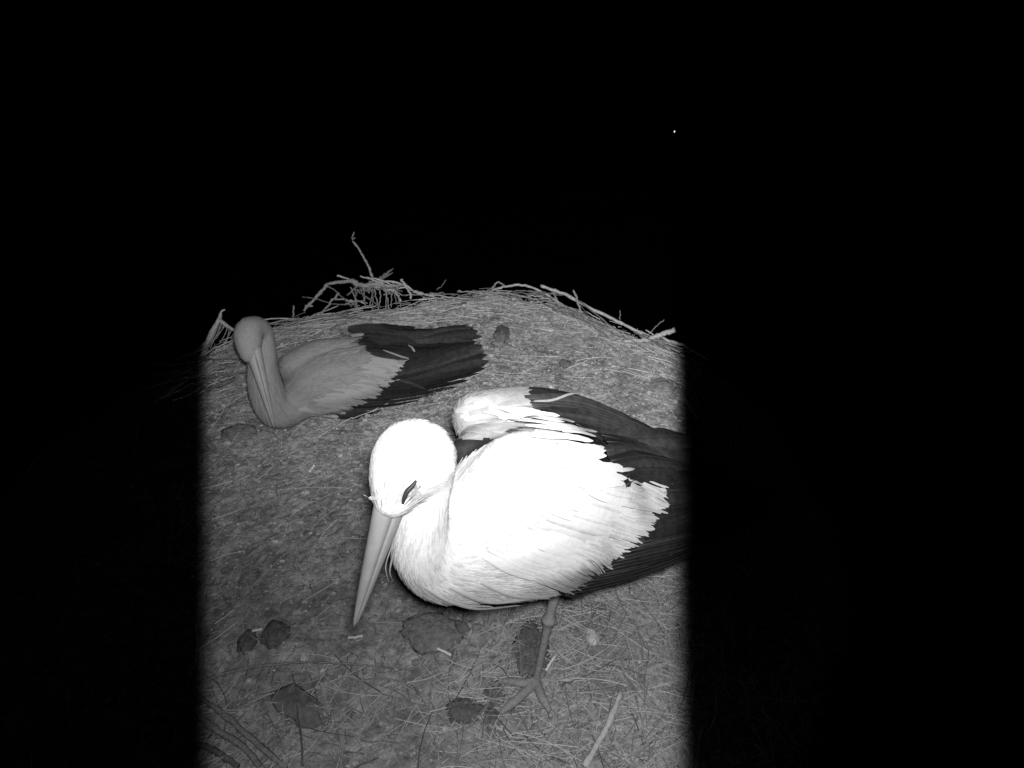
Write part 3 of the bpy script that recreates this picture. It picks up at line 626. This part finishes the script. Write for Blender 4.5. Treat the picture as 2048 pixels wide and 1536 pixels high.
# ---- the far stork, sitting
def far_stork():
    base = G(660, 830); base.z = floor_z(base.x, base.y)
    root = empty('white_stork', base); tag(root, 'white stork resting low by the far left rim, black tail pointing right', 'stork', 'young storks in the nest')
    axis = [(608, 785, 1.87, .066), (640, 768, 1.89, .092), (700, 755, 1.94, .098), (780, 738, 2.01, .075), (860, 722, 2.07, .05), (950, 705, 2.13, .024)]
    neck = [(499, 708, 1.655, .026), (497, 685, 1.66, .036), (499, 662, 1.675, .038), (518, 662, 1.72, .036), (524, 700, 1.745, .040), (526, 745, 1.76, .043), (536, 790, 1.785, .050), (556, 820, 1.82, .053), (600, 800, 1.865, .062)]
    farw = [(690, 700, 2.0, .05), (760, 684, 2.05, .045), (850, 676, 2.11, .035), (940, 668, 2.17, .024)]
    lower = [(690, 785, 1.93, .055), (760, 775, 1.98, .045), (850, 752, 2.05, .038), (940, 728, 2.11, .028)]
    sh = [(590, 735, 1.87, .05), (650, 715, 1.92, .06), (720, 720, 1.97, .06)]
    me, bvh, segs = bulk([neck, axis, farw, lower, sh], 0.0055, 6)
    UPB = [(690, 650), (760, 645), (850, 655), (950, 640), (975, 680), (960, 700), (830, 712), (820, 722), (740, 712), (705, 690)]
    LOB = [(660, 840), (700, 805), (770, 765), (812, 728), (830, 700), (985, 690), (985, 745), (920, 780), (850, 805), (690, 845)]
    blk = lambda x, y: inside(UPB, x, y) or inside(LOB, x, y)
    me.polygons.foreach_set('material_index', [1 if blk(*proj(p.center)[:2]) else 0 for p in me.polygons])
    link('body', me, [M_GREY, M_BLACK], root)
    P, n = sample(me, 16000); f = flow(P, n, segs); px = np.array([proj(p) for p in P])
    keep = np.array([not blk(x, y) for x, y, d in px]); P, n, f, px = P[keep], n[keep], f[keep], px[keep]
    head = (px[:, 0] < 560) & (px[:, 1] < 725)
    neck_ = (~head) & (px[:, 0] < 605); L = np.where(head, .010, np.where(neck_, .036, .028))*(.7+.6*rng.random(len(P))); w = np.where(head, .0025, np.where(neck_, .0045, .007))*(.8+.4*rng.random(len(P)))
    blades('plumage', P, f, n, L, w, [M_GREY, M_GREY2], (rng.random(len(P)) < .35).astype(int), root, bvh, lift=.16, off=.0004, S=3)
    dfall = lambda x, y: float(np.interp(x, [560, 700, 780, 860, 950], [1.85, 1.93, 2.0, 2.06, 2.12]))
    cov = []
    E = spline([(a, b, 0) for a, b in [(812, 735), (800, 752), (775, 772), (745, 790), (715, 808), (690, 822), (672, 832)]], 46)
    for row in range(3):
        for x, y, _ in E:
            x += random.gauss(0, 4)-row*14; y += random.gauss(0, 2.5)-row*4; l = random.uniform(32, 55)
            cov.append(([(x-l, y-l*.1), (x-l*.5, y-l*.08), (x, y)], random.uniform(4, 8), 3+row+random.random()*.5, 0 if random.random() < .75 else 1))
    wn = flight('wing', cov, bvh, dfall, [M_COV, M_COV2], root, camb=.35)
    low = []
    tips = [(790, 812), (835, 802), (872, 792), (890, 782), (912, 772), (935, 758), (955, 744), (968, 734), (974, 722), (970, 712), (965, 702), (962, 694), (950, 688), (930, 690)]
    for i, tp in enumerate(tips):
        a = i/13; r = (666+a*142, 830-a*100)
        low.append(([r, (r[0]*.6+tp[0]*.4, r[1]*.6+tp[1]*.4+6-5*a), (r[0]*.25+tp[0]*.75, r[1]*.25+tp[1]*.75+5-4*a), tp], 22, .3+i*.3, (0, 1, 0, 2, 1, 0, 0)[i % 7]))
    low.append(([(795, 757), (815, 764), (835, 770), (850, 773)], 6, 5.5, 2, 'fit'))
    ff = flight('flight_feathers', low, bvh, dfall, [M_BLACK, M_BLACK2, M_BLACK3, M_SHAFT], root, shaft=3); ff.location = (0, 0, 0); ff.parent = wn
    df2 = lambda x, y: float(np.interp(x, [690, 760, 850, 940], [1.97, 2.02, 2.09, 2.15]))
    cov = []
    for i in range(16):
        x = random.uniform(690, 735); y = 672+i*2.6; l = random.uniform(30, 45); cov.append(([(x-l, y+6), (x-l*.5, y+2), (x, y)], random.uniform(7, 11), 7+random.random(), i % 2))
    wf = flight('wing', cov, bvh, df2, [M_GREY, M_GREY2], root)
    fu = []
    for i, (m_, tp) in enumerate([((850, 668), (938, 652)), ((850, 672), (948, 656)), ((850, 677), (955, 663)), ((850, 681), (961, 671)), ((850, 684), (954, 679)), ((840, 688), (930, 684)), ((830, 690), (900, 689))]):
        r = (760+i*3, 668+i*5); fu.append(([r, m_, ((m_[0]+tp[0])/2, (m_[1]+tp[1])/2-4+i), tp], 15, 1+i*.35, (1, 2, 0, 1, 2, 0, 0)[i]))
    for i, (r, tp) in enumerate([((697, 657), (830, 660)), ((702, 662), (815, 668)), ((708, 668), (845, 675)), ((706, 676), (825, 681)), ((708, 684), (835, 687)), ((714, 692), (815, 696)), ((722, 700), (826, 704)), ((730, 707), (818, 711)), ((738, 711), (816, 719))]):
        fu.append(([r, ((r[0]*2+tp[0])/3, (r[1]*2+tp[1])/3-3+i*.3), ((r[0]+2*tp[0])/3, (r[1]+2*tp[1])/3-1), tp], 17, 4.5+i*.3, (0, 0, 1, 0, 0, 1, 0, 0, 1)[i]))
    fu.append(([(762, 708), (780, 712), (798, 718), (814, 722)], 4, 8.5, 4, 'fit')); fu.append(([(815, 700), (822, 704), (826, 710)], 5, 9, 4, 'fit')); fu.append(([(905, 692), (912, 690), (920, 687)], 4, 4, 4, 'fit'))
    ff2 = flight('flight_feathers', fu, bvh, df2, [M_BLACK, M_BLACK2, M_BLACK3, M_SHAFT, M_GREY], root, shaft=3); ff2.location = (0, 0, 0); ff2.parent = wf
    bill(root, W(507, 696, 1.655), W(549, 856, 1.685), .0205, .0215, Vector((-.8, -.2, .35)), m=M_BILL2)
far_stork()

# ------------------------------------------------------------------ far below and beyond: dark ground and one street lamp
me = bpy.data.meshes.new('ground'); me.from_pydata([(-300, -300, -11), (300, -300, -11), (300, 300, -11), (-300, 300, -11)], [], [(0, 1, 2, 3)])
tag(link('ground', me, mat('dark_meadow', 0.05, 1.0, 0.4, 0.4)), kind='structure')
def street_lamp():
    p = W(1349, 263, 42.0); root = empty('street_lamp', (p.x, p.y+.5, -11)); tag(root, 'tiny lit street lamp far off in the dark at upper right', 'street lamp')
    mb = MB(); tube(mb, [(p.x, p.y+.5, -11), (p.x, p.y+.5, p.z-.4)], [.09, .05], 10); tube(mb, [(p.x, p.y+.5, p.z-.45), (p.x, p.y+.46, p.z+.12), (p.x, p.y+.1, p.z+.2)], [.05, .04, .035], 8)
    metal = mat('lamp_metal', 0.1, 0.5); link('pole', mb.mesh('pole'), metal, root)
    bm = bmesh.new(); bmesh.ops.create_icosphere(bm, subdivisions=3, radius=1)
    for v in bm.verts: v.co = Vector((v.co.x*.16, v.co.y*.22, max(0, v.co.z)*.12)) + p + Vector((0, .0, .1))
    me = bpy.data.meshes.new('hood'); bm.to_mesh(me); bm.free(); link('hood', me, metal, root)
    m = bpy.data.materials.new('lamp_glow'); m.use_nodes = True; b = m.node_tree.nodes['Principled BSDF']; b.inputs['Emission Color'].default_value = (1, 1, 1, 1); b.inputs['Emission Strength'].default_value = 1.6
    bm = bmesh.new(); bmesh.ops.create_icosphere(bm, subdivisions=3, radius=1)
    for v in bm.verts: v.co = Vector((v.co.x*.035, v.co.y*.04, v.co.z*.06)) + p
    me = bpy.data.meshes.new('bulb'); bm.to_mesh(me); bm.free(); link('bulb', me, m, root)
street_lamp()
